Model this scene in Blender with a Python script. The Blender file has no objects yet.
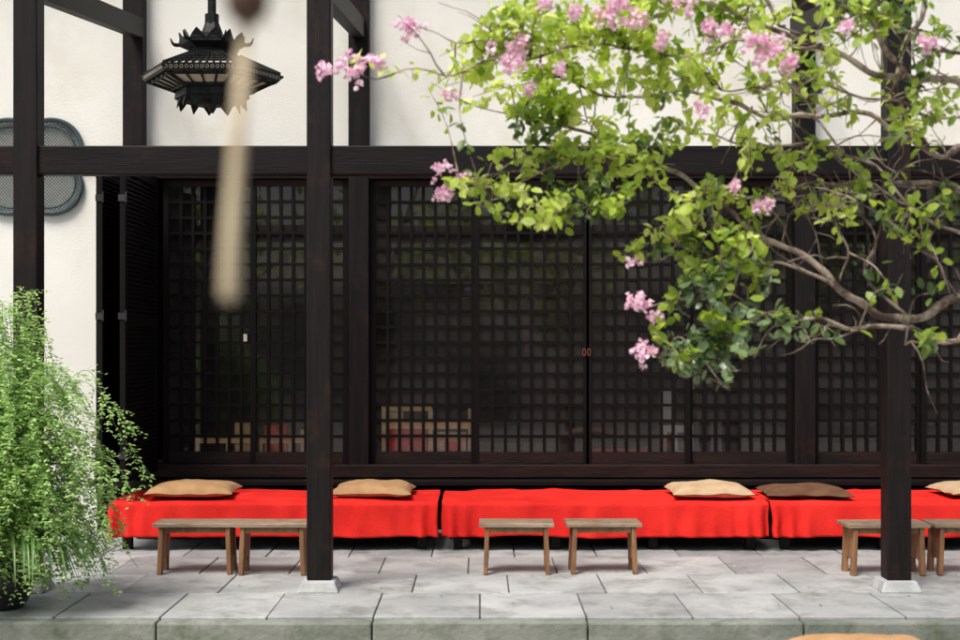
import bpy, math, random
from mathutils import Vector, noise, Matrix
random.seed(7)
S=bpy.context.scene
F=1333.0; CH=1.53; HY=345.0
def W(px,py,D):
    # survey helper: measured photo direction + depth in metres -> world metres
    return Vector(((px-480)*D/F, D, CH+(HY-py)*D/F))

# ---------------------------------------------------------------- materials
def mat(name,c1,c2=None,rough=0.6,scale=5.0,stretch=(1,1,1),bump=0.0,bscale=None,detail=3,lo=0.35,hi=0.65,spec=0.5,c3=None,s3=1.0,island=0.0,metal=0.0,t3=(.5,.72)):
    m=bpy.data.materials.new(name); m.use_nodes=True
    nt=m.node_tree; N=nt.nodes; L=nt.links
    b=N['Principled BSDF']; b.inputs['Roughness'].default_value=rough
    b.inputs['Specular IOR Level'].default_value=spec; b.inputs['Metallic'].default_value=metal
    c2=c2 or c1
    tc=N.new('ShaderNodeTexCoord'); mp=N.new('ShaderNodeMapping'); mp.inputs['Scale'].default_value=stretch
    L.new(tc.outputs['Object'],mp.inputs['Vector'])
    nz=N.new('ShaderNodeTexNoise'); nz.inputs['Scale'].default_value=scale; nz.inputs['Detail'].default_value=detail
    L.new(mp.outputs['Vector'],nz.inputs['Vector'])
    cr=N.new('ShaderNodeValToRGB'); cr.color_ramp.elements[0].position=lo; cr.color_ramp.elements[1].position=hi
    cr.color_ramp.elements[0].color=(*c1,1); cr.color_ramp.elements[1].color=(*c2,1)
    L.new(nz.outputs['Fac'],cr.inputs['Fac'])
    out=cr.outputs['Color']
    if c3:
        n3=N.new('ShaderNodeTexNoise'); n3.inputs['Scale'].default_value=s3; n3.inputs['Detail'].default_value=4; n3.inputs['Roughness'].default_value=.7
        L.new(tc.outputs['Object'],n3.inputs['Vector'])
        r3=N.new('ShaderNodeMapRange'); r3.inputs[1].default_value=t3[0]; r3.inputs[2].default_value=t3[1]
        L.new(n3.outputs['Fac'],r3.inputs[0])
        mx=N.new('ShaderNodeMixRGB'); L.new(r3.outputs[0],mx.inputs[0]); L.new(out,mx.inputs[1]); mx.inputs[2].default_value=(*c3,1)
        out=mx.outputs[0]
    if island:
        g=N.new('ShaderNodeNewGeometry'); hs=N.new('ShaderNodeHueSaturation')
        mr=N.new('ShaderNodeMapRange'); mr.inputs[3].default_value=1-island; mr.inputs[4].default_value=1+island
        L.new(g.outputs['Random Per Island'],mr.inputs[0]); L.new(mr.outputs[0],hs.inputs['Value']); L.new(out,hs.inputs['Color']); out=hs.outputs[0]
    L.new(out,b.inputs['Base Color'])
    if bump:
        bn=N.new('ShaderNodeTexNoise'); bn.inputs['Scale'].default_value=bscale or scale*4; bn.inputs['Detail'].default_value=3
        L.new(mp.outputs['Vector'],bn.inputs['Vector'])
        bp=N.new('ShaderNodeBump'); bp.inputs['Strength'].default_value=bump; bp.inputs['Distance'].default_value=0.01
        L.new(bn.outputs['Fac'],bp.inputs['Height']); L.new(bp.outputs[0],b.inputs['Normal'])
    return m
def leafmat(name,c1,c2,t1,t2,tfac=0.5,rough=.45):
    # every leaf (mesh island) gets its own tone between c1 and c2
    m=bpy.data.materials.new(name); m.use_nodes=True
    nt=m.node_tree;N=nt.nodes;L=nt.links
    b=N['Principled BSDF']; o=N['Material Output']; b.inputs['Roughness'].default_value=rough
    g=N.new('ShaderNodeNewGeometry')
    def ramp(a,c):
        r=N.new('ShaderNodeValToRGB'); r.color_ramp.elements[0].color=(*a,1); r.color_ramp.elements[1].color=(*c,1)
        L.new(g.outputs['Random Per Island'],r.inputs[0]); return r.outputs[0]
    L.new(ramp(c1,c2),b.inputs['Base Color'])
    tr=N.new('ShaderNodeBsdfTranslucent'); L.new(ramp(t1,t2),tr.inputs[0])
    mx=N.new('ShaderNodeMixShader'); mx.inputs[0].default_value=tfac
    L.new(b.outputs[0],mx.inputs[1]); L.new(tr.outputs[0],mx.inputs[2]); L.new(mx.outputs[0],o.inputs['Surface'])
    return m
M={}
M['wood_v']=mat('dark_wood_vertical',(.0035,.003,.003),(.010,.0065,.006),rough=.55,scale=3,stretch=(9,9,.7),bump=.3,c3=(.026,.011,.007),s3=3.5,spec=.2,t3=(.54,.76))
M['wood_h']=mat('dark_wood_horizontal',(.0035,.003,.003),(.008,.005,.005),rough=.55,scale=3,stretch=(.7,9,9),bump=.22,c3=(.020,.009,.006),s3=1.7,spec=.17,t3=(.57,.78))
M['lattice']=mat('lattice_wood',(.0030,.0025,.0025),(.005,.0035,.0035),rough=.6,scale=6,spec=.15)
M['rail']=mat('door_rail_wood',(.006,.004,.004),(.022,.009,.007),rough=.55,scale=4,stretch=(.6,8,8),bump=.3,spec=.25)
M['plaster']=mat('plaster',(.75,.735,.675),(.80,.785,.735),rough=.9,scale=.9,bump=.25,bscale=60,c3=(.66,.63,.55),s3=.8)
M['slab']=mat('stone_slab',(.28,.29,.292),(.38,.385,.38),rough=.6,scale=2.2,bump=.35,bscale=45,c3=(.19,.20,.19),s3=3.2,island=.16,detail=6,t3=(.47,.68))
M['joint']=mat('joint_dirt',(.06,.06,.05),(.12,.12,.10),rough=.95,scale=8)
M['kerb']=mat('kerb_stone',(.13,.145,.12),(.23,.24,.21),rough=.85,scale=3,bump=.6,bscale=30,c3=(.09,.11,.07),s3=4)
M['ground']=mat('gravel',(.26,.25,.22),(.38,.36,.33),rough=.95,scale=40,bump=.8,bscale=90)
M['pad']=mat('footing_stone',(.27,.28,.28),(.40,.40,.39),rough=.8,scale=9,bump=.4,bscale=50)
M['red']=mat('red_felt',(.62,.020,.016),(.75,.030,.022),rough=.9,scale=4,bump=.5,bscale=120,spec=.1)
M['tan']=mat('tan_cushion_cloth',(.38,.215,.10),(.46,.275,.135),rough=.85,scale=9,bump=.4,bscale=220,spec=.2)
M['tanlight']=mat('light_tan_cushion_cloth',(.45,.31,.18),(.53,.38,.24),rough=.85,scale=9,bump=.4,bscale=220,spec=.2)
M['brown']=mat('brown_cushion_cloth',(.11,.052,.028),(.15,.075,.04),rough=.85,scale=9,bump=.4,bscale=220,spec=.2)
M['stool']=mat('stool_wood',(.15,.070,.028),(.28,.14,.06),rough=.6,scale=3,stretch=(6,6,.8),bump=.4,c3=(.09,.045,.022),s3=5)
M['stooltop']=mat('stool_top_wood',(.22,.155,.10),(.33,.25,.18),rough=.42,scale=4,stretch=(.8,9,9),bump=.4,c3=(.16,.10,.065),s3=4)
M['bronze']=mat('aged_bronze',(.006,.008,.008),(.022,.024,.022),rough=.5,scale=14,bump=.3,metal=.3,spec=.25)
M['lampglass']=mat('frosted_lantern_panel',(.38,.36,.28),(.50,.47,.38),rough=.5,scale=6)
M['verdigris']=mat('verdigris_frame',(.014,.032,.040),(.035,.065,.075),rough=.6,scale=8)
M['mesh']=mat('window_mesh',(.04,.065,.065),(.08,.11,.11),rough=.6,scale=8)
M['pot']=mat('dark_glazed_pot',(.008,.008,.010),(.02,.02,.02),rough=.3,scale=6)
M['soil']=mat('soil',(.03,.02,.015),(.06,.04,.03),rough=.95,scale=20,bump=.8)
M['bark']=mat('myrtle_bark',(.06,.038,.027),(.15,.10,.07),rough=.7,scale=9,bump=.7,c3=(.36,.29,.23),s3=9,t3=(.44,.58))
M['leafhi']=leafmat('myrtle_leaf_sunlit',(.28,.43,.04),(.50,.60,.12),(.75,.93,.12),(.95,.99,.38),.58,rough=.35)  # sunlit glow put into the colour of the brighter leaves
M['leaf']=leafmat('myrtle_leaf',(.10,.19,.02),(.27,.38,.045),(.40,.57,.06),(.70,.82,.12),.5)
M['leafd']=leafmat('myrtle_leaf_shaded',(.022,.05,.014),(.10,.17,.035),(.08,.16,.025),(.28,.42,.05),.35)  # darker copy, shade put into the leaf colour
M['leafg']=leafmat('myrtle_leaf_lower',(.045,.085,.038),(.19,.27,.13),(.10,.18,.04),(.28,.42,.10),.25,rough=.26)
M['petal']=leafmat('myrtle_blossom',(.80,.42,.60),(.92,.76,.84),(.9,.5,.68),(.95,.78,.87),.35,rough=.7)
M['fern']=leafmat('bush_clover_leaf',(.16,.33,.07),(.45,.60,.24),(.40,.65,.15),(.68,.88,.36),.4)
M['ferndark']=leafmat('strap_leaf',(.05,.12,.03),(.12,.22,.06),(.15,.3,.05),(.2,.4,.08),.3)
M['stem']=mat('green_stem',(.12,.17,.05),(.2,.22,.08),rough=.6)
M['pale']=mat('pale_wood',(.46,.37,.24),(.58,.49,.34),rough=.6,scale=5,stretch=(9,9,1))
M['darkbrown']=mat('brown_lacquer',(.04,.016,.008),(.07,.03,.015),rough=.4)
M['iron']=mat('iron',(.03,.03,.03),(.06,.055,.05),rough=.5,metal=.5)
M['brass']=mat('brass_pull',(.6,.55,.45),(.7,.66,.56),rough=.35,metal=.4)
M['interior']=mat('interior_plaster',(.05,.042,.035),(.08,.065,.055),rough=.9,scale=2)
M['inttan']=mat('interior_tan',(.85,.58,.30),(.90,.70,.42),rough=.6,scale=4,stretch=(1,5,5))
M['intred']=mat('interior_red',(.90,.035,.03),(.93,.05,.04),rough=.8)
M['white']=mat('white_paper',(.80,.80,.77),(.88,.88,.85),rough=.8)
M['tile']=mat('roof_tile',(.06,.065,.07),(.11,.115,.12),rough=.5,scale=3)
M['rust']=mat('rust_red_iron',(.16,.04,.02),(.24,.07,.03),rough=.6)
M['gwall']=mat('weathered_garden_wall',(.36,.31,.28),(.50,.44,.40),rough=.9,scale=2)
M['litter']=leafmat('fallen_leaf',(.12,.09,.03),(.35,.22,.08),(.1,.08,.02),(.2,.15,.05),.1)
# window glass : thin dusty pane
g=bpy.data.materials.new('dusty_window_glass'); g.use_nodes=True
nt=g.node_tree;N=nt.nodes;L=nt.links
for n in list(N): N.remove(n)
o=N.new('ShaderNodeOutputMaterial'); tr=N.new('ShaderNodeBsdfTransparent'); tr.inputs[0].default_value=(.98,.98,.97,1)
gl=N.new('ShaderNodeBsdfGlossy'); gl.inputs['Roughness'].default_value=.012
df=N.new('ShaderNodeBsdfDiffuse'); df.inputs[0].default_value=(.36,.32,.30,1)
fr=N.new('ShaderNodeFresnel'); fr.inputs[0].default_value=1.66
tc=N.new('ShaderNodeTexCoord'); nz=N.new('ShaderNodeTexNoise'); nz.inputs['Scale'].default_value=1.1; nz.inputs['Detail'].default_value=3
mr=N.new('ShaderNodeMapRange'); mr.inputs[1].default_value=.38; mr.inputs[2].default_value=.66; mr.inputs[3].default_value=.01; mr.inputs[4].default_value=.09
L.new(tc.outputs['Object'],nz.inputs['Vector']); L.new(nz.outputs['Fac'],mr.inputs[0])
m1=N.new('ShaderNodeMixShader'); L.new(mr.outputs[0],m1.inputs[0]); L.new(tr.outputs[0],m1.inputs[1]); L.new(df.outputs[0],m1.inputs[2])
m2=N.new('ShaderNodeMixShader'); L.new(fr.outputs[0],m2.inputs[0]); L.new(m1.outputs[0],m2.inputs[1]); L.new(gl.outputs[0],m2.inputs[2])
L.new(m2.outputs[0],o.inputs['Surface']); M['glass']=g

# ---------------------------------------------------------------- builder
class B:
    def __init__(s): s.v=[];s.f=[];s.mi=[];s.mats=[]
    def m(s,k):
        if k not in s.mats: s.mats.append(k)
        return s.mats.index(k)
    def add(s,vs,fs,k):
        o=len(s.v); s.v.extend([tuple(x) for x in vs]); i=s.m(k)
        for f in fs: s.f.append(tuple(a+o for a in f)); s.mi.append(i)
    def box(s,x0,x1,y0,y1,z0,z1,k):
        s.add([(x0,y0,z0),(x1,y0,z0),(x1,y1,z0),(x0,y1,z0),(x0,y0,z1),(x1,y0,z1),(x1,y1,z1),(x0,y1,z1)],
              [(0,3,2,1),(4,5,6,7),(0,1,5,4),(1,2,6,5),(2,3,7,6),(3,0,4,7)],k)
    def hexa(s,bot,top,k):
        s.add(list(bot)+list(top),[(0,3,2,1),(4,5,6,7),(0,1,5,4),(1,2,6,5),(2,3,7,6),(3,0,4,7)],k)
    def tube(s,pts,rad,k,n=7,cap=True):
        pts=[Vector(p) for p in pts]; vs=[];fs=[]
        up=Vector((.13,.27,.95)).normalized()
        for i,p in enumerate(pts):
            t=(pts[min(i+1,len(pts)-1)]-pts[max(i-1,0)]).normalized()
            a=t.cross(up)
            if a.length<.05: a=t.cross(Vector((1,0,0)))
            a.normalize(); b=t.cross(a)
            r=rad[i] if hasattr(rad,'__len__') else rad
            for j in range(n):
                th=2*math.pi*j/n; vs.append(p+a*math.cos(th)*r+b*math.sin(th)*r)
        for i in range(len(pts)-1):
            for j in range(n):
                fs.append((i*n+j,i*n+(j+1)%n,(i+1)*n+(j+1)%n,(i+1)*n+j))
        if cap: fs.append(tuple(range(n-1,-1,-1))); fs.append(tuple((len(pts)-1)*n+j for j in range(n)))
        s.add(vs,fs,k)
    def lathe(s,cx,cy,prof,k,n=24,ph=0):
        vs=[];fs=[]
        for r,z in prof:
            for j in range(n):
                th=ph+2*math.pi*j/n; vs.append((cx+r*math.cos(th),cy+r*math.sin(th),z))
        for i in range(len(prof)-1):
            for j in range(n): fs.append((i*n+j,i*n+(j+1)%n,(i+1)*n+(j+1)%n,(i+1)*n+j))
        s.add(vs,fs,k)
    def leaf(s,p,d,nrm,ln,wd,k,fold=.25,curl=.15):
        d=d.normalized(); sd=d.cross(nrm)
        if sd.length<1e-3: sd=Vector((1,0,0))
        sd.normalize(); n=sd.cross(d)
        P=lambda a,b,c: p+d*(a*ln)+sd*(b*wd*.5)+n*(c*ln)
        s.add([P(0,0,0),P(.3,-.85,fold*.3),P(.3,0,0.02),P(.3,.85,fold*.3),P(.7,-.85,fold*.3-curl*.4),P(.7,0,-curl*.4),P(.7,.85,fold*.3-curl*.4),P(1,0,-curl)],
              [(0,2,1),(0,3,2),(1,2,5,4),(2,3,6,5),(4,5,7),(5,6,7)],k)
    def leaf4(s,p,d,nrm,ln,wd,k):
        d=d.normalized(); sd=d.cross(nrm)
        if sd.length<1e-3: sd=Vector((1,0,0))
        sd.normalize()
        s.add([p,p+d*ln*.45-sd*wd*.5,p+d*ln,p+d*ln*.45+sd*wd*.5],[(0,3,2,1)],k)
    def obj(s,name,parent=None,bevel=0,smooth=False,seg=2):
        me=bpy.data.meshes.new(name); me.from_pydata(s.v,[],s.f)
        for k in s.mats: me.materials.append(M[k])
        me.polygons.foreach_set('material_index',s.mi)
        if smooth: me.polygons.foreach_set('use_smooth',[True]*len(s.f))
        me.update()
        ob=bpy.data.objects.new(name,me); S.collection.objects.link(ob)
        if bevel:
            md=ob.modifiers.new('bevel','BEVEL'); md.width=bevel; md.segments=seg; md.limit_method='ANGLE'
        if parent: ob.parent=parent
        return ob
def empty(name):
    e=bpy.data.objects.new(name,None); S.collection.objects.link(e); return e
def rv(a=1): return Vector((random.uniform(-a,a),random.uniform(-a,a),random.uniform(-a,a)))
def smooth(pts,n=6):
    P=[Vector(p) for p in pts]; P=[P[0]*2-P[1]]+P+[P[-1]*2-P[-2]]; out=[]
    for i in range(1,len(P)-2):
        for j in range(n):
            t=j/n; a,b,c,d=P[i-1:i+3]
            out.append(.5*((2*b)+(c-a)*t+(2*a-5*b+4*c-d)*t*t+(3*b-a-3*c+d)*t**3))
    out.append(P[-2]); return out

# ---------------------------------------------------------------- ground & pavement
b=B(); b.add([(-300,-300,-.16),(300,-300,-.16),(300,300,-.16),(-300,300,-.16)],[(0,1,2,3)],'ground'); b.obj('ground')
pv=empty('stone_pavement')
b=B(); b.box(-9,9,7.53,11.3,-.2,-.012,'joint'); b.obj('bedding',pv)
b=B()
rows=[7.5,8.24,8.92,9.64,10.4,11.2]
for r in range(5):
    off=[0,.18,-.08,.25,.1][r]
    x=-9+off
    while x<8.8:
        w=.60; g=.003+random.random()*.003
        dz=random.uniform(-.003,.003)
        b.box(x+g,x+w-g,rows[r]+g,rows[r+1]-g,-.06,0+dz,'slab'); x+=w
b.obj('slabs',pv,bevel=.006)
b=B(); x=-9
while x<9:
    w=1.2; b.box(x+.004,x+w-.004,7.40,7.497,-.19,-.012+random.uniform(-.003,.003),'kerb'); x+=w
b.obj('kerb',pv,bevel=.012)
b=B(); random.seed(21)
for i in range(46):
    p=Vector((random.uniform(-2.6,3.2),7.5+random.random()**1.3*2.2,.008))
    b.leaf(p,Vector((random.uniform(-1,1),random.uniform(-1,1),.02)),Vector((0,0,1)),random.uniform(.015,.035),random.uniform(.01,.018),random.choice(['litter','litter','petal']),fold=.3,curl=.05)
b.obj('fallen_leaves'); random.seed(7)

# ---------------------------------------------------------------- building
bld=empty('temple_teahouse_building')
b=B()
b.box(-7,-3.17,11.1,11.3,0,3.0,'plaster'); b.box(-7,7.5,11.1,11.3,3.06,6.4,'plaster')
b.obj('plaster_wall',bld)
b=B()
for X in (-2.86,-1.0,2.68,6.3):
    b.box(X-.085,X+.085,10.98,11.16,.0,6.38,'wood_v')
b.obj('wall_posts',bld,bevel=.008)
b=B()
for X in (-6.42,-2.82,-1.0,2.6,6.2):
    b.box(X-.075,X+.075,8.26,8.41,.07,5.2,'wood_v')
b.obj('veranda_posts',bld,bevel=.010,seg=3)
b=B()
for X in (-6.42,-2.82,-1.0,2.6,6.2):
    b.hexa([(X-.13,8.2,0),(X+.13,8.2,0),(X+.13,8.47,0),(X-.13,8.47,0)],[(X-.10,8.23,.07),(X+.10,8.23,.07),(X+.10,8.44,.07),(X-.10,8.44,.07)],'pad')
b.obj('post_footings',bld,bevel=.01)
b=B()
b.box(-7,7,8.285,8.385,2.59,2.77,'wood_h')          # veranda tie beam
b.box(-3.17,7,10.99,11.2,2.90,3.055,'wood_h')        # head beam
b.box(-7,-3.172,11.06,11.2,3.0,3.058,'wood_h')
b.box(-7,7,8.27,8.40,5.21,5.38,'wood_h')             # eave purlin
b.obj('beams',bld,bevel=.008)
b=B()
for X in (-2.82,-1.0,2.6):
    b.hexa([(X-.05,8.42,3.72),(X+.05,8.42,3.72),(X+.05,10.975,4.06),(X-.05,10.975,4.06)],
           [(X-.05,8.42,3.87),(X+.05,8.42,3.87),(X+.05,10.975,4.22),(X-.05,10.975,4.22)],'wood_h')
b.obj('tie_beams',bld,bevel=.006)
b=B()
x=-7
while x<7: b.hexa([(x,8.2,5.39),(x+.06,8.2,5.39),(x+.06,11.09,6.1),(x,11.09,6.1)],[(x,8.2,5.47),(x+.06,8.2,5.47),(x+.06,11.09,6.18),(x,11.09,6.18)],'wood_h'); x+=.9
b.hexa([(-7,10.3,6.40),(7,10.3,6.40),(7,11.5,6.7),(-7,11.5,6.7)],[(-7,10.3,6.48),(7,10.3,6.48),(7,11.5,6.8),(-7,11.5,6.8)],'tile')
b.obj('eave_roof',bld)
# sill / base
b=B()
b.box(-3.17,7,10.94,11.15,.44,.545,'rail')
b.box(-3.17,7,10.99,11.12,.30,.437,'wood_h')
b.box(-3.17,7,11.03,11.1,0.0,.297,'lattice')
b.box(-3.17,7,10.82,10.985,.385,.43,'wood_h')
b.obj('door_sill',bld,bevel=.006)
# lattice doors
def door(x0,x1,y,cols,z0=.548,z1=2.897,rows=17,sub=''):
    b=B(); st=.045; d=.035
    b.box(x0,x0+st,y-d/2,y+d/2,z0,z1,'lattice'); b.box(x1-st,x1,y-d/2,y+d/2,z0,z1,'lattice')
    b.box(x0+st,x1-st,y-d/2+.002,y+d/2-.002,z0,z0+.095,'rail'); b.box(x0+st,x1-st,y-d/2+.002,y+d/2-.002,z1-.05,z1,'rail')
    ix0,ix1=x0+st,x1-st; iz0,iz1=z0+.095,z1-.05; w=.0125
    for i in range(1,cols):
        xx=ix0+(ix1-ix0)*i/cols; b.box(xx-w,xx+w,y-.013,y+.004,iz0,iz1,'lattice')
    for j in range(1,rows):
        zz=iz0+(iz1-iz0)*j/rows; b.box(ix0,ix1,y-.0105,y+.0065,zz-w*.95,zz+w*.95,'lattice')
    ob=b.obj('lattice_door',bld)
    b=B(); b.add([(ix0,y+.01,iz0),(ix1,y+.01,iz0),(ix1,y+.01,iz1),(ix0,y+.01,iz1)],[(0,1,2,3)],'glass'); b.obj('door_glass',bld)
yA,yB=11.045,11.09
door(-2.63,-1.84,yB,7); door(-1.90,-1.09,yA,7)
xs=[-.912,-.03,.88,1.74,2.592]
for i in range(4): door(xs[i]-(.02 if i in(1,3) else 0),xs[i+1]+(.02 if i in(1,) else 0),yA if i in(1,2) else yB,8)
xs=[2.767,3.65,4.53,5.4,6.2]
for i in range(4): door(xs[i],xs[i+1]+.02,yA if i in(1,2) else yB,8)
b=B()
b.box(-1.955,-1.925,11.02,11.028,1.56,1.62,'brass')
b.obj('door_pull',bld)
b=B()
for X in (.86,.90):
    b.tube([(X+.012*math.cos(t*math.pi/6),11.012,1.47+.03*math.sin(t*math.pi/6)) for t in range(13)],.004,'rust',n=5)
b.obj('door_ring_lock',bld)
# louvred shutters folded out at right angles to the wall
def shutter(X):
    b=B(); y0,y1,z0,z1=9.92,10.93,.50,2.9
    b.box(X-.02,X+.02,y0,y0+.06,z0,z1,'lattice'); b.box(X-.02,X+.02,y1-.06,y1,z0,z1,'lattice')
    for z in (z0,(z0+z1)/2-.03,z1-.08): b.box(X-.018,X+.018,y0+.061,y1-.061,z,z+.08,'lattice')
    z=z0+.1
    while z<z1-.1:
        b.hexa([(X-.015,y0+.06,z+.022),(X+.015,y0+.06,z),(X+.015,y1-.06,z),(X-.015,y1-.06,z+.022)],
               [(X-.015,y0+.06,z+.03),(X+.015,y0+.06,z+.008),(X+.015,y1-.06,z+.008),(X-.015,y1-.06,z+.03)],'wood_h'); z+=.034
    b.box(X-.005,X-.003,y0+.061,y1-.061,z0+.09,z1-.09,'lattice')
    for z in (.68,1.72,2.6):
        b.box(X-.03,X+.03,y0-.008,y0-.001,z,z+.05,'iron'); b.tube([(X+.028,y0-.01,z-.01),(X+.028,y0-.01,z+.07)],.008,'iron')
    b.obj('louvered_shutter',bld)
shutter(-2.66); shutter(-2.83)
b=B(); b.box(-3.168,-2.95,11.0,11.05,.548,2.9,'wood_v'); b.obj('jamb_board',bld)
# foil-shaped (mokko) window with mesh
b=B(); cx,cz=-3.74,3.01
def mokr(t):
    best=0
    for k in range(4):
        a=t-math.pi/4-k*math.pi/2; c,s_=math.cos(a),math.sin(a); cc,rr=.23,.235
        q=rr*rr-cc*cc*s_*s_
        if q>0 and c>-.2: best=max(best,cc*c+math.sqrt(q))
    return best
def mok(t):
    r=mokr(t); return (cx+r*1.08*math.cos(t),cz+r*.98*math.sin(t))
pts=[];NN=160
for i in range(NN+1):
    x,z=mok(2*math.pi*i/NN); pts.append((x,11.07,z))
b.tube(pts,.020,'verdigris',n=6,cap=False)
pts2=[(cx+(p[0]-cx)*.88,11.075,cz+(p[2]-cz)*.88) for p in pts]
b.tube(pts2,.008,'verdigris',n=5,cap=False)
def inside(x,z):
    t=math.atan2((z-cz)/.98,(x-cx)/1.08); X,Z=mok(t); return math.hypot(x-cx,z-cz)<math.hypot(X-cx,Z-cz)*.99
for s in (1,-1):
    for i in range(-38,39):
        c=i*.028; run=[]
        for j in range(-56,57):
            u=j*.01; x=cx+u+c/2; z=cz+s*(u-c/2)
            if inside(x,z): run.append((x,11.083,z))
            else:
                if len(run)>2: b.tube([run[0],run[-1]],.0030,'mesh',n=4)
                run=[]
        if len(run)>2: b.tube([run[0],run[-1]],.0030,'mesh',n=4)
b.obj('foil_shaped_window',bld)
# interior room
b=B()
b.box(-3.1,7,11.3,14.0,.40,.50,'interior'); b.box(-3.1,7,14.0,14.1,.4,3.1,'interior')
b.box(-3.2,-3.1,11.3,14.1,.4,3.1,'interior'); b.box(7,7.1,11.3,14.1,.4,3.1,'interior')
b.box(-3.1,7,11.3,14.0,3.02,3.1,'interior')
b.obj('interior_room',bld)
# red, tan and white boxes standing close behind the glass
b=B()
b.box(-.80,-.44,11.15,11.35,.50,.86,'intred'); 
for x in (-.82,-.43,-.10): b.box(x,x+.035,11.125,11.145,.50,1.0,'inttan')
b.box(-.82,-.07,11.112,11.123,.83,.90,'inttan'); b.box(-.82,-.40,11.112,11.123,.98,1.04,'inttan'); b.box(-.38,-.12,11.15,11.3,.52,.80,'inttan')
b.box(-.78,-.64,11.15,11.16,.90,.975,'inttan'); b.box(-.30,-.18,11.142,11.148,.60,.72,'intred')
b.obj('interior_box_group')
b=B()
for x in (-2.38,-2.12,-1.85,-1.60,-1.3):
    b.box(x,x+.035,11.125,11.145,.50,.78,'inttan')
b.box(-2.4,-1.25,11.112,11.123,.71,.755,'inttan'); b.box(-2.05,-1.87,11.15,11.2,.52,.88,'inttan'); b.box(-1.80,-1.62,11.15,11.35,.5,.86,'intred'); b.box(-1.5,-1.32,11.15,11.35,.5,.82,'inttan')
b.obj('interior_low_box_row')
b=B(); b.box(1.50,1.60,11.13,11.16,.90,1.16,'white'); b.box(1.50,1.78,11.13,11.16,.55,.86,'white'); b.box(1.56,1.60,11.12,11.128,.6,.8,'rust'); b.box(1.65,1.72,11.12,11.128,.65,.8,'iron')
b.obj('interior_white_boards')
b=B(); b.box(.92,1.42,11.14,11.35,.5,.66,'intred'); b.box(1.95,2.4,11.15,11.35,.5,.64,'intred'); b.obj('interior_red_boxes')

# ---------------------------------------------------------------- red benches
def bench(x0,x1,seed):
    e=empty('red_cloth_bench')
    b=B()
    b.box(x0+.02,x1-.02,9.93,10.72,.30,.345,'wood_h')
    n=3
    for i in range(n+1):
        x=x0+.12+(x1-x0-.24)*i/n
        for y in (10.0,10.62): b.box(x-.035,x+.035,y-.03,y+.03,0.001,.298,'wood_v')
    b.box(x0+.05,x1-.05,9.98,10.02,.10,.16,'wood_h'); b.box(x0+.04,x1-.04,10.50,10.58,.01,.29,'lattice')
    b.obj('frame',e,bevel=.004)
    b=B(); nx=280; prof=[]
    for i in range(26): prof.append((10.74-.80*i/25,.355,0))
    for i in range(1,7):
        a=math.pi/2*i/6; prof.append((9.94-.025*math.sin(a),.355-.025*(1-math.cos(a)),i/30))
    for i in range(1,15): prof.append((9.915,.33-.225*i/14,.2+.8*i/14))
    vs=[];fs=[]; np_=len(prof)
    for i in range(nx+1):
        x=x0+(x1-x0)*i/nx
        edge=math.exp(-min(x-x0,x1-x)/.12)
        for (y,z,d) in prof:
            f=noise.noise(Vector((x*2.2,seed,0)))*.6+noise.noise(Vector((x*8,seed+5,z*2)))*.7+edge*.9*math.sin(x*55+seed)
            yy=y-.060*max(0,d)*(f+.6); zz=z+d*.04*noise.noise(Vector((x*1.6,seed+9,0)))
            if d==0:
                zz+=.010*noise.noise(Vector((x*3,y*4,seed)))+.035*max(0,noise.noise(Vector((x*1.3+y*1.9,y*6,seed+2)))-.1)+.02*max(0,noise.noise(Vector((x*5,y*2.2,seed+12)))-.2)
                yy+=.012*noise.noise(Vector((x*1.5,seed+3,0)))
            xx=x+ .014*noise.noise(Vector((0,y*4+z*8,seed)))
            vs.append((xx,yy,zz))
    for i in range(nx):
        for j in range(np_-1): a=i*np_+j; fs.append((a,a+1,a+np_+1,a+np_))
    b.add(vs,fs,'red'); ob=b.obj('cloth',e,smooth=True)
    md=ob.modifiers.new('t','SOLIDIFY'); md.thickness=.004; md.offset=1
bench(-2.76,-.315,1.0); bench(-.285,2.145,7.0); bench(2.165,4.6,13.0)

def cushion(cx,cy,w,d,k,seed,rot=0,z=.378,h=.10):
    b=B(); n=26; m=Matrix.Rotation(rot,3,'Z')
    for s in (1,-1):
        vs=[];fs=[]
        for i in range(n+1):
            for j in range(n+1):
                u=-1+2*i/n; v=-1+2*j/n
                pin=1-.06*(1-abs(u)**2)*(abs(v)**3); pin2=1-.06*(1-abs(v)**2)*(abs(u)**3)
                t=((1-abs(u)**3.2)*(1-abs(v)**3.2))**.5
                hh=h/2*t*(1+.35*noise.noise(Vector((u*1.5,v*1.5,seed)))+.12*noise.noise(Vector((u*5,v*5,seed))))+.002
                p=m@Vector((u*w/2*pin2,v*d/2*pin,0))
                vs.append((cx+p.x,cy+p.y,z+h*.36+s*hh*(1 if s>0 else .8)+.012*noise.noise(Vector((u*2,v*2,seed+4)))*(1-t)-.014*(1-t)))
        for i in range(n):
            for j in range(n):
                a=i*(n+1)+j; f=(a,a+n+1,a+n+2,a+1); fs.append(f if s>0 else f[::-1])
        b.add(vs,fs,k)
    ob=b.obj('floor_cushion',smooth=True)
    return ob
cushion(-2.20,10.28,.66,.56,'tan',1,.03,h=.12); cushion(-.82,10.28,.62,.56,'tan',2,-.02,h=.12)
cushion(1.76,10.28,.62,.56,'tanlight',3,.0,h=.11); cushion(2.50,10.30,.66,.58,'brown',4,-.04,h=.08); cushion(3.86,10.34,.62,.56,'tanlight',5,.05)

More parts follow.
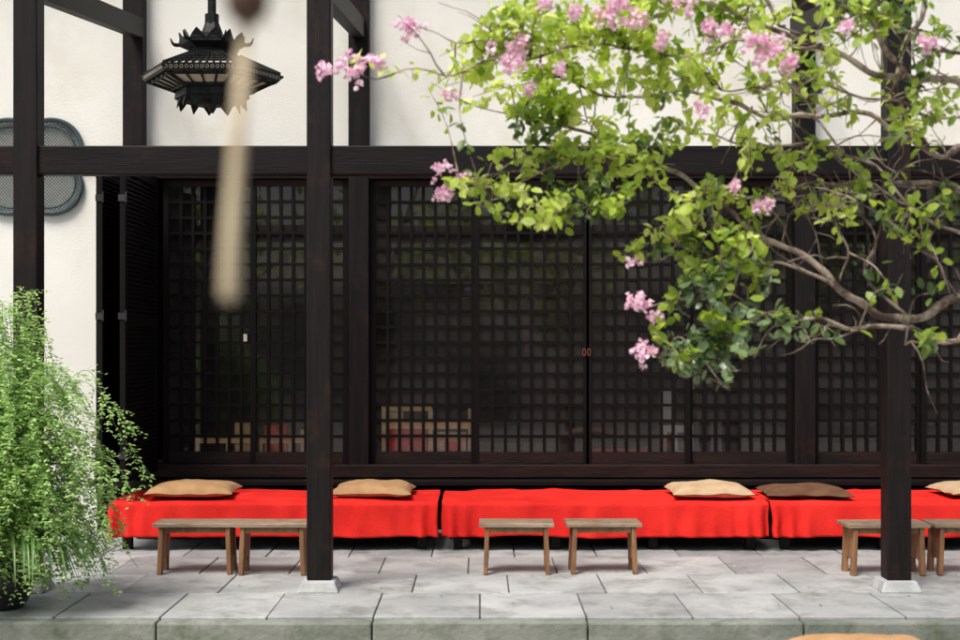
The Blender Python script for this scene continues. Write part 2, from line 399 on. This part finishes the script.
# ---------------------------------------------------------------- stools
def stool(cx,cy,w=.50,rot=0):
    b=B(); d=.27; h=.345
    c,s=math.cos(rot),math.sin(rot)
    def T(x,y,z): return (cx+x*c-y*s, cy+x*s+y*c, z)
    def bx(x0,x1,y0,y1,z0,z1,k,sx=0):
        b.hexa([T(x0+sx,y0,z0),T(x1+sx,y0,z0),T(x1+sx,y1,z0),T(x0+sx,y1,z0)],[T(x0,y0,z1),T(x1,y0,z1),T(x1,y1,z1),T(x0,y1,z1)],k)
    bx(-w/2,w/2,-d/2,-.002,h-.026,h,'stooltop'); bx(-w/2,w/2,.002,d/2,h-.026,h-.001,'stooltop')
    for sg in (1,-1):
        xc=sg*(w/2-.055)
        for y0 in (-d/2+.012,d/2-.072):
            bx(xc-.015,xc+.015,y0,y0+.06,.002,h-.027,'stool',sx=sg*.012)
        bx(xc-.010,xc+.010,-d/2+.073,d/2-.073,.10,h-.028,'stool')
    for y0 in (-d/2+.022,d/2-.042): bx(-w/2+.072,w/2-.072,y0,y0+.02,h-.065,h-.028,'stool')
    return b.obj('wooden_stool',bevel=.004)
stool(-1.90,8.97,.55,.02); stool(-1.38,8.96,.50,-.01); stool(.245,8.97,.50,-.015); stool(.825,8.98,.50,.02); stool(2.70,8.93,.55,.03); stool(3.27,8.95,.52,0)

# ---------------------------------------------------------------- hanging lantern
def lantern(cx,cy,zr):
    e=empty('hanging_hexagonal_lantern')
    b=B(); ph=math.radians(0)
    def ring(r,z): return [Vector((cx+r*math.cos(ph+i*math.pi/3),cy+r*math.sin(ph+i*math.pi/3),z)) for i in range(6)]
    def band(r0,z0,r1,z1,k): 
        A,Bb=ring(r0,z0),ring(r1,z1)
        b.add(A+Bb,[(i,(i+1)%6,6+(i+1)%6,6+i) for i in range(6)],k)
    band(.485,zr-.025,.50,zr+.025,'bronze'); band(.45,zr-.025,.485,zr-.025,'bronze'); band(.50,zr+.025,.45,zr+.03,'bronze'); band(.45,zr-.025,.45,zr+.03,'bronze')
    band(.475,zr+.03,.20,zr+.15,'lampglass')
    band(.45,zr-.02,.25,zr-.09,'lampglass')
    band(.265,zr-.09,.27,zr-.15,'bronze'); band(.27,zr-.15,.21,zr-.18,'bronze'); band(.21,zr-.18,.0,zr-.19,'bronze'); band(.265,zr-.09,.24,zr-.088,'bronze')
    band(.20,zr+.14,.17,zr+.20,'bronze'); band(.17,zr+.20,.24,zr+.23,'bronze'); band(.24,zr+.23,.24,zr+.25,'bronze'); band(.24,zr+.25,.08,zr+.32,'bronze'); band(.08,zr+.32,.05,zr+.40,'bronze')
    A=ring(.465,zr-.024);C=ring(.262,zr-.095);R=ring(.49,zr+.028);T=ring(.20,zr+.155)
    for i in range(6):
        j=(i+1)%6
        b.tube([A[i],C[i]],.014,'bronze',n=6); b.tube([R[i],T[i]],.016,'bronze',n=6)
        for t in (.25,.5,.75):
            b.tube([A[i].lerp(A[j],t),C[i].lerp(C[j],t)],.008,'bronze',n=4)
        for t in (.1,.2,.3,.4,.5,.6,.7,.8,.9):
            b.tube([R[i].lerp(R[j],t),T[i].lerp(T[j],t)],.009,'bronze',n=4)
        for t in (.2,.4,.6,.8):
            b.tube([R[i].lerp(T[i],t),R[j].lerp(T[j],t)],.009,'bronze',n=4)
        for t in (.15,.85):
            b.tube([A[i].lerp(C[i],t),A[j].lerp(C[j],t)],.011,'bronze',n=4)
        o=Vector((math.cos(ph+i*math.pi/3),math.sin(ph+i*math.pi/3),0)); cc=Vector((cx,cy,0))
        b.tube([cc+o*.48+Vector((0,0,zr)),cc+o*.515+Vector((0,0,zr+.012))],[.016,.008],'bronze',n=6)
        b.tube(smooth([cc+o*.22+Vector((0,0,zr+.24)),cc+o*.275+Vector((0,0,zr+.245)),cc+o*.30+Vector((0,0,zr+.29))],4),[.014]*4+[.012,.010,.008,.006,.003],'bronze',n=6)
        for rr,z0,hh,k in ((.24,zr+.245,.075,1),(.255,zr-.12,-.11,1)):
            P0,P1=ring(rr,z0)[i],ring(rr,z0)[j]; nn=2
            for q in range(nn):
                a=P0.lerp(P1,q/nn); c=P0.lerp(P1,(q+1)/nn); m_=(a+c)/2
                mz=Vector((0,0,hh)); outv=(m_-Vector((cx,cy,m_.z))).normalized()*.02
                b.add([a,c,a.lerp(c,.85)+mz*.45,m_+mz+outv,a.lerp(c,.15)+mz*.45, a-outv*.4,c-outv*.4,m_+mz+outv*.6],
                      [(0,1,2,3,4),(5,0,4,7),(1,6,7,2),(6,5,7)],'bronze')
        P0,P1=ring(.499,zr)[i],ring(.499,zr)[j]
        for q in range(14):
            c=P0.lerp(P1,(q+.5)/14)
            b.tube([c+Vector((0,0,.0))+(P1-P0).normalized()*.011*math.cos(t*math.pi/3)+Vector((0,0,.012*math.sin(t*math.pi/3))) for t in range(7)],.0018,'lampglass',n=4)
    b.obj('body',e)
    b=B(); b.tube([(cx,cy,zr+.38),(cx,cy,zr+.46)],.05,'bronze',n=10); b.tube([(cx,cy,zr+.44),(cx,cy,5.60)],.030,'bronze',n=10)
    b.tube([(cx,cy,zr-.18),(cx,cy,zr-.25)],[.05,.012],'bronze',n=8)
    b.obj('hanging_pole',e)
    b=B(); b.box(cx-1.0,cx+1.0,cy-.05,cy+.05,5.60,5.71,'wood_h'); b.obj('hanging_beam',bld)
lantern(-1.93,9.6,3.45)

# ---------------------------------------------------------------- gate with wooden clapper near the viewer
e=empty('wooden_gate_with_clapper')
b=B()
b.box(-1.5,1.5,.90,1.04,2.35,2.5,'wood_h'); b.box(-1.5,-1.36,.90,1.04,-.16,2.349,'wood_v'); b.box(1.36,1.5,.90,1.04,-.16,2.349,'wood_v')
b.obj('gate_frame',e,bevel=.006)
b=B(); yc=.95; k=yc/1.09
def cz_(z): return CH+(z-CH)*k
b.tube([Vector((-.166,yc,2.36)),Vector((-.166,yc,cz_(1.81)))],.003,'darkbrown',n=6)
b.lathe(-.166,yc,[(.0,cz_(1.830)),(.010,cz_(1.828)),(.0165,cz_(1.817)),(.015,cz_(1.802)),(.007,cz_(1.792)),(0,cz_(1.790))],'darkbrown',n=16)
b.tube([(-.166,yc,cz_(1.795)),(-.169,yc,cz_(1.765))],.0035,'pale',n=6)
b.tube([(-.168,yc,cz_(1.772)),(-.173,yc,cz_(1.69)),(-.177,yc,cz_(1.625)),(-.179,yc,cz_(1.572)),(-.179,yc,cz_(1.565))],[.0042,.0052,.0060,.0068,.004],'pale',n=14)
b.obj('clapper',e,smooth=True)

# ---------------------------------------------------------------- crape myrtle
tree=empty('crape_myrtle_tree')
bb=B()
limbs=[]
def limb(pts,r0,r1,k='bark'):
    r0*=.60
    P=smooth(pts,6); n=len(P)
    for i,p in enumerate(P):
        if 0<i<n-1: P[i]=p+Vector((noise.noise(p*6),noise.noise(p*6+Vector((9,0,0))),noise.noise(p*6+Vector((0,9,0)))))*.045
    R=[(r0+(r1-r0)*(i/(n-1))**.8)*(1+.35*noise.noise(P[i]*16)) for i in range(n)]
    bb.tube(P,R,k,n=8); limbs.append((P,R)); return P
T0=Vector((2.75,5.7,-.18)); 
limb([T0,(2.78,5.65,.6),(2.68,5.6,1.2),(2.62,5.5,1.62)],.13,.06)
J=Vector((2.62,5.5,1.6))
limb([J,(2.3,5.4,1.66),W(960,303,5.3),W(905,314,5.3),W(868,306,5.25),W(838,285,5.2),W(800,250,5.2),W(755,232,5.2),W(712,196,5.25),W(660,168,5.3),W(610,150,5.35),W(560,128,5.4),W(515,112,5.4)],.040,.005)
limb([W(868,306,5.25),W(820,276,5.15),W(770,262,5.1),W(735,270,5.1),W(708,292,5.1),W(672,308,5.1),W(640,312,5.1)],.014,.003)
limb([W(755,232,5.2),W(742,262,5.1),W(728,300,5.1),W(712,338,5.1),W(690,362,5.1),W(652,354,5.1)],.011,.003)
limb([J,(2.4,5.35,1.55),W(960,338,5.2),W(915,332,5.15),W(870,325,5.1),W(835,326,5.05),W(800,318,5.0)],.024,.006)
limb([J,(2.5,5.4,2.1),W(975,190,5.3),W(925,178,5.3),W(880,188,5.3),W(830,182,5.2),W(790,186,5.2),W(740,200,5.2),W(700,182,5.2)],.028,.005)
limb([J,(2.6,5.6,2.3),W(985,150,5.6),W(930,150,5.5),W(880,120,5.5),W(830,112,5.5),W(770,118,5.5),W(715,95,5.5),W(660,92,5.5),W(600,88,5.5),W(545,80,5.5)],.030,.005)
limb([J,(2.7,5.3,2.5),W(1000,95,5.2),W(955,86,5.2),W(905,76,5.15),W(860,62,5.1),W(822,44,5.1),W(785,26,5.1),W(740,14,5.1),W(690,2,5.1),W(640,-16,5.1)],.032,.008)
limb([W(785,26,5.1),W(760,-10,5.1),W(730,-50,5.1)],.012,.006)
limb([W(822,44,5.1),W(760,40,5.0),W(700,52,5.0),W(640,50,5.0),W(580,44,5.0),W(530,56,5.0),W(470,72,5.0),W(410,74,5.0),W(345,70,5.0)],.012,.0025)
limb([W(530,56,5.0),W(480,40,5.0),W(440,34,5.0),W(412,28,5.0)],.005,.002)
limb([W(610,150,5.35),W(570,165,5.3),W(520,182,5.3),W(480,186,5.3),W(448,190,5.3)],.008,.002)
limb([W(905,76,5.15),W(880,40,5.0),W(870,0,5.0),W(850,-40,4.9)],.016,.010)
limb([W(930,150,5.5),W(900,100,5.4),W(905,50,5.3),W(930,5,5.3),W(940,-40,5.3)],.016,.010)
limb([W(905,314,5.3),W(870,270,5.3),W(872,232,5.3),W(850,210,5.3),W(800,214,5.3),W(770,205,5.3)],.012,.003)
limb([W(960,303,5.3),W(930,262,5.2),W(900,240,5.2),W(885,215,5.2)],.010,.004)
limb([W(880,188,5.3),W(850,160,5.2),W(810,140,5.2),W(770,150,5.2),W(730,140,5.2),W(680,125,5.2)],.011,.003)
limb([W(712,196,5.25),W(690,225,5.2),W(672,250,5.2),W(640,262,5.2)],.007,.002)
limb([W(660,168,5.3),W(610,200,5.3),W(570,215,5.3),W(530,215,5.3)],.007,.002)
limb([W(970,60,5.2),W(920,40,5.1),W(870,22,5.1),W(830,4,5.0),W(800,-20,5.0)],.014,.006)
limb([W(975,240,5.2),W(920,215,5.1),W(880,170,5.1),W(840,150,5.1),W(800,100,5.1),W(770,80,5.0)],.012,.003)
limb([W(980,120,5.2),W(930,108,5.1),W(890,92,5.1),W(850,98,5.1),W(800,84,5.1),W(750,90,5.0),W(700,78,5.0)],.012,.003)
limb([W(838,285,5.2),W(850,255,5.1),W(838,225,5.1),W(845,195,5.0)],.007,.003)
limb([W(975,330,5.2),W(940,350,5.1),W(905,345,5.1)],.007,.003)
allp=[p for P,R in limbs[1:] for p in P if p.x<2.2]
# bare gnarled twigs, densest on the right where the crown is open
tips=[]
for q in range(230):
    c=random.choice(allp)
    if c.x<.9 and random.random()<.75: continue
    if c.z<1.85 and random.random()<.7: continue
    d=rv(1); d.y*=.5; d.x-=.35; d.z+=.25; d.normalize(); L_=random.uniform(.10,.36); P=[c]
    for s_ in range(6):
        d=(d+rv(.36)).normalized(); P.append(P[-1]+d*L_/6)
    bb.tube(P,[.0044,.0037,.0030,.0025,.002,.0015,.001],'bark',n=5); tips.append(P[3])
    if random.random()<.6:
        e2=P[2]+(d+rv(.8)).normalized()*L_*.4; bb.tube([P[2],(P[2]+e2)/2+rv(.012),e2],[.0024,.0017,.001],'bark',n=4)
allp+=tips
lf=B(); ld=B(); lg=B()
def spray(cx,cy,D,r,nt,bld_,ks,leafs=14,lw=1.0,dsp=.22):
    for q in range(nt):
        a=random.uniform(0,2*math.pi); rr=math.sqrt(random.random())*r
        E=W(cx+rr*math.cos(a),cy+rr*math.sin(a)*.9,D+random.uniform(-dsp,dsp))
        St=min(random.sample(allp,min(len(allp),240)),key=lambda p:(p-E).length+.15*random.random())
        if (St-E).length<.05: E=E+rv(.08)
        mid=(St+E)/2+rv(.05)+Vector((0,0,.03))
        P=smooth([St,mid,E],5); n=len(P); L_=(E-St).length
        bb.tube(P,[.0038-.0027*i/(n-1) for i in range(n)],'bark',n=4)
        k=random.choice(ks)
        for i in range(leafs):
            t=1-(.04+.96*random.random()**1.0)*min(1,.34/max(L_,.05))
            f=t*(n-1); ii=min(int(f),n-2); p=P[ii].lerp(P[ii+1],f-ii)
            d=(P[ii+1]-P[ii]).normalized()
            dd=(d*.5+rv(1)*1.0+Vector((0,0,-.05))).normalized()
            p=p+rv(.022)
            nn=(Vector((0,-.5,.8))+rv(.9)).normalized()
            ln=random.uniform(.030,.060)*lw
            bld_.leaf(p,dd,nn,ln,ln*random.uniform(.55,.72),k,fold=random.uniform(.0,.4),curl=random.uniform(-.05,.3))
bright=[(400,74,16,2,7),(440,82,20,5,10),(455,60,18,3,8),(478,192,18,5,9),(495,66,36,11,15),(515,28,34,12,15),(480,95,24,5,11),(555,35,40,13,16),(545,5,34,8,14),(610,22,40,13,16),(655,15,40,13,16),
(540,96,40,12,16),(590,80,45,13,16),(640,72,45,13,16),(690,52,42,11,16),(735,22,35,9,14),(745,62,32,7,13),(560,145,40,11,16),(515,150,28,6,14),(605,150,42,11,16),(650,135,40,10,16),
(700,115,38,8,15),(495,205,16,4,9),(530,205,32,8,15),(580,205,34,8,15),(620,205,30,6,14),(650,230,28,5,14),(628,262,12,2,8),(700,200,28,6,13),(735,175,26,5,12),(690,262,26,6,13),(735,235,28,7,13),
(780,75,26,4,11),(760,105,26,4,11),(785,150,26,5,11),(790,205,24,5,11),(820,225,24,5,12),(800,10,28,6,12),(700,10,40,9,14),(600,-10,60,10,14),(850,28,34,6,12),(925,110,30,4,11),(825,60,26,4,11),(860,90,24,3,10)]
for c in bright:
    up=c[1]<130  # upper sprays take more of the sunlit-toned leaves
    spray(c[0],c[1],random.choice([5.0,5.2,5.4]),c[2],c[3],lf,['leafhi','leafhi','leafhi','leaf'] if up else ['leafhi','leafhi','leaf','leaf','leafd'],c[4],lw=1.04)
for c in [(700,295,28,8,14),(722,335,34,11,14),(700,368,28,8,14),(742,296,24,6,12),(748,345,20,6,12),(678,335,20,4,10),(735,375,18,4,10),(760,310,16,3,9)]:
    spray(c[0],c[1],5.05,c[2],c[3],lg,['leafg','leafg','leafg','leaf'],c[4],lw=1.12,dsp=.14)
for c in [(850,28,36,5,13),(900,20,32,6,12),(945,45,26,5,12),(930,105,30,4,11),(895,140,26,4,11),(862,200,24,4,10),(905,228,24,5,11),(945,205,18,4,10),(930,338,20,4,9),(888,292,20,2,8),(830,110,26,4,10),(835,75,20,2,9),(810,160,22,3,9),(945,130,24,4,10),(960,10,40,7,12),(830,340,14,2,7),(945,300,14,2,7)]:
    spray(c[0],c[1],random.choice([4.9,5.1]),c[2],c[3],ld,['leafd','leaf','leaf'],c[4])  # right-hand sprays mix in the shade-toned leaf colour
bb.obj('trunk_and_branches',tree,smooth=True); lf.obj('leaves_sunlit',tree); ld.obj('leaves_right_darker',tree); lg.obj('leaves_lower',tree)
fl=B()
for (x,y,D,r,n) in [(352,66,5,20,28),(328,70,5,8,9),(376,62,5,9,9),(411,27,5,14,20),(445,192,5.3,14,22),(441,168,5.3,9,10),(464,180,5.3,7,6),(513,60,4.9,20,28),(522,42,4.9,9,9),(530,88,4.9,9,7),(770,50,4.8,24,32),(790,66,4.8,10,10),(755,38,4.8,9,9),(636,304,5.0,13,20),(655,318,5.0,7,7),(645,352,5.0,14,20),(762,205,5.0,9,10),(926,42,4.8,10,12),(708,28,4.8,9,10),(610,14,4.8,18,20),(640,20,4.8,12,12),(450,95,5,8,6),(632,262,5.1,6,4),(735,188,5.0,6,6),(700,108,4.8,7,6),(680,-2,4.8,14,12),(725,30,4.8,9,9),(575,12,4.8,11,10),(545,5,4.8,9,7),(663,38,4.8,9,7),(620,2,4.8,12,12),(845,22,4.8,10,6),(560,70,4.8,7,6)]:
    for q in range(n):
        C=W(x+random.gauss(0,r*.45),y+random.gauss(0,r*.38),D+random.gauss(0,.03))
        for s in range(6):   # six crinkled petals per floret
            d=rv(1).normalized(); 
            base=C+d*.004
            fl.leaf(base,d,rv(1).normalized(),random.uniform(.015,.023),random.uniform(.016,.024),'petal',fold=.5,curl=random.uniform(-.4,.5))
fl.obj('blossoms',tree)

# ---------------------------------------------------------------- potted bush clover at left
pl=empty('potted_bush_clover'); px_,py_=-2.80,7.78
b=B(); b.lathe(px_,py_,[(0,.002),(.13,.002),(.15,.02),(.20,.16),(.205,.26),(.225,.275),(.225,.30),(.20,.30),(.19,.26),(0,.26)],'pot',n=40); b.obj('pot',pl,smooth=True)
b=B(); b.lathe(px_,py_,[(.19,.262),(.1,.275),(0,.28)],'soil',n=20); b.obj('soil',pl)
b=B(); random.seed(11)
for q in range(185):
    grp=0 if q<85 else (1 if q<140 else 2)
    a=random.uniform(-math.pi,math.pi) if grp==0 else random.uniform(-1.9,.7)
    reach=random.uniform(.12,.60); hgt=random.uniform(.7,1.78)*(1-.42*reach)
    droop=random.uniform(.15,.6)*hgt
    if grp==1: reach=random.uniform(.3,.76); hgt=random.uniform(.4,1.25); droop=hgt*random.uniform(.3,.8)
    if grp==2: reach=random.uniform(.25,.62); hgt=random.uniform(.2,.75); droop=hgt*random.uniform(.8,1.25)
    dx,dy=math.cos(a),math.sin(a)*.8
    s=Vector((px_+random.uniform(-.12,.12),py_+random.uniform(-.1,.1),.27))
    j=lambda: rv(.045)
    P=smooth([s,s+Vector((dx*reach*.20,dy*reach*.20,hgt*.60))+j(),s+Vector((dx*reach*.58,dy*reach*.58,hgt))+j(),s+Vector((dx*reach*.92,dy*reach*.92,hgt-droop*.45))+j(),s+Vector((dx*reach*1.15,dy*reach*1.15,hgt-droop))+j()],9)
    n=len(P); b.tube(P,[.0030-.0022*i/(n-1) for i in range(n)],'stem',n=3,cap=False)
    for i in range(7,n):
        if random.random()<.12: continue
        td=(P[min(i+1,n-1)]-P[i-1]).normalized()
        for rep in range(2):
            side=(rv(1)+td*.55+Vector((0,0,-.15))).normalized(); sl_=random.uniform(.05,.13)*(1-.45*(i/n))
            m_=random.choice([2,3,4])
            per=side.cross(Vector((.1,.2,1))).normalized()
            for u in range(1,m_+1):
                st=P[i]+side*sl_*u/m_+Vector((0,0,-.028*(u/m_)**2))
                for w_ in (-1,1):
                    ln=random.uniform(.018,.034); b.leaf4(st,per*w_+side*.6+rv(.35)+Vector((0,0,-.2)),Vector((0,-.3,1))+rv(.5),ln,ln*.58,'fern')
b.obj('foliage',pl)
b=B()
for q in range(34):
    a=random.uniform(-1.9,1.2); L_=random.uniform(.3,.58); d=Vector((math.cos(a),math.sin(a),0))
    s=Vector((px_+.12+random.uniform(-.06,.1),py_-.05,.27)); pts=[s,s+d*L_*.35+Vector((0,0,L_*.35)),s+d*L_*.8+Vector((0,0,L_*.3)),s+d*L_*1.1+Vector((0,0,-.05))]
    P=smooth(pts,5); sd=Vector((-d.y,d.x,0)); vs=[];fs=[]
    for i,p in enumerate(P):
        w=.011*math.sin(math.pi*(.12+.86*i/(len(P)-1))); vs+= [p+sd*w+Vector((0,0,.004)),p,p-sd*w+Vector((0,0,.004))]
    for i in range(len(P)-1):
        for k_ in (0,1): fs.append((i*3+k_,i*3+k_+1,i*3+k_+4,i*3+k_+3))
    b.add(vs,fs,'ferndark')
b.obj('strap_leaves',pl)

# ---------------------------------------------------------------- courtyard bench bottom right
e=empty('courtyard_bench')
b=B(); b.box(1.0,2.5,4.55,5.1,.34,.385,'stooltop')
for x in (1.08,2.42):
    for y in (4.62,5.03): b.box(x-.03,x+.03,y-.03,y+.03,-.158,.339,'stool')
b.obj('frame',e,bevel=.004)
c_=cushion(1.42,4.86,.52,.46,'tan',8,.02,z=.386,h=.075)

# ---------------------------------------------------------------- garden behind the viewer (seen in the glass)
b=B(); b.box(-14,14,-9.2,-9.0,-.16,2.5,'gwall'); b.hexa([(-14,-9.5,2.5),(14,-9.5,2.5),(14,-8.7,2.5),(-14,-8.7,2.5)],[(-14,-9.15,2.9),(14,-9.15,2.9),(14,-9.05,2.9),(-14,-9.05,2.9)],'tile')
b.obj('garden_wall')
b=B(); random.seed(5)
for tx,ty in ((-6,-6.5),(-2.2,-7.2),(1.8,-6.8),(5.5,-7),(9,-6),(-10,-6)):
    b.tube(smooth([(tx,ty,-.2),(tx+.1,ty,1.5),(tx-.1,ty+.1,3.2)],4),[.16]*3+[.13]*3+[.1]*3,'bark')
    for k_ in range(8):
        a=random.uniform(0,6.28); tip=Vector((tx+1.7*math.cos(a),ty+1.2*math.sin(a),random.uniform(3.3,5.8)))
        b.tube(smooth([(tx,ty,2.4),((tx+tip.x)/2,(ty+tip.y)/2,tip.z-.6),tip],4),[.07,.065,.06,.05,.04,.035,.03,.025,.02],'bark',n=5)
        for c in range(4):
            cc=tip+rv(.8)
            for l in range(34):
                p=cc+Vector((random.gauss(0,.36),random.gauss(0,.36),random.gauss(0,.28)))
                b.leaf4(p,rv(1),Vector((0,0,1))+rv(.7),.24,.15,'leaf')
b.obj('background_trees')

# ---------------------------------------------------------------- light, sky, camera
w=bpy.data.worlds.new("World"); S.world=w; w.use_nodes=True
N=w.node_tree.nodes; L=w.node_tree.links
sk=N.new('ShaderNodeTexSky'); sk.sky_type='NISHITA'; sk.sun_disc=False
sv=Vector((-.30,-.44,.88)).normalized()
sk.sun_elevation=math.asin(sv.z); sk.sun_rotation=math.atan2(sv.x,sv.y); sk.air_density=1.0; sk.dust_density=4.0; sk.ozone_density=1.0
L.new(sk.outputs[0],N['Background'].inputs[0]); N['Background'].inputs[1].default_value=.15
sl=bpy.data.lights.new('sun','SUN'); sl.energy=5.0; sl.angle=math.radians(26); sl.color=(1,.96,.89)
so=bpy.data.objects.new('sun',sl); S.collection.objects.link(so); so.rotation_euler=(-sv).to_track_quat('-Z','Y').to_euler(); so.location=(-3,-5,12)
cd=bpy.data.cameras.new('camera'); co=bpy.data.objects.new('camera',cd); S.collection.objects.link(co)
co.location=(0,0,CH); co.rotation_euler=(math.radians(90),0,0); cd.sensor_width=36; cd.lens=50; cd.shift_y=25/960
cd.clip_start=.05; cd.clip_end=1000; cd.dof.use_dof=True; cd.dof.focus_distance=9.3; cd.dof.aperture_fstop=2.6
S.camera=co
S.view_settings.view_transform='Standard'; S.view_settings.look='None'; S.view_settings.exposure=0
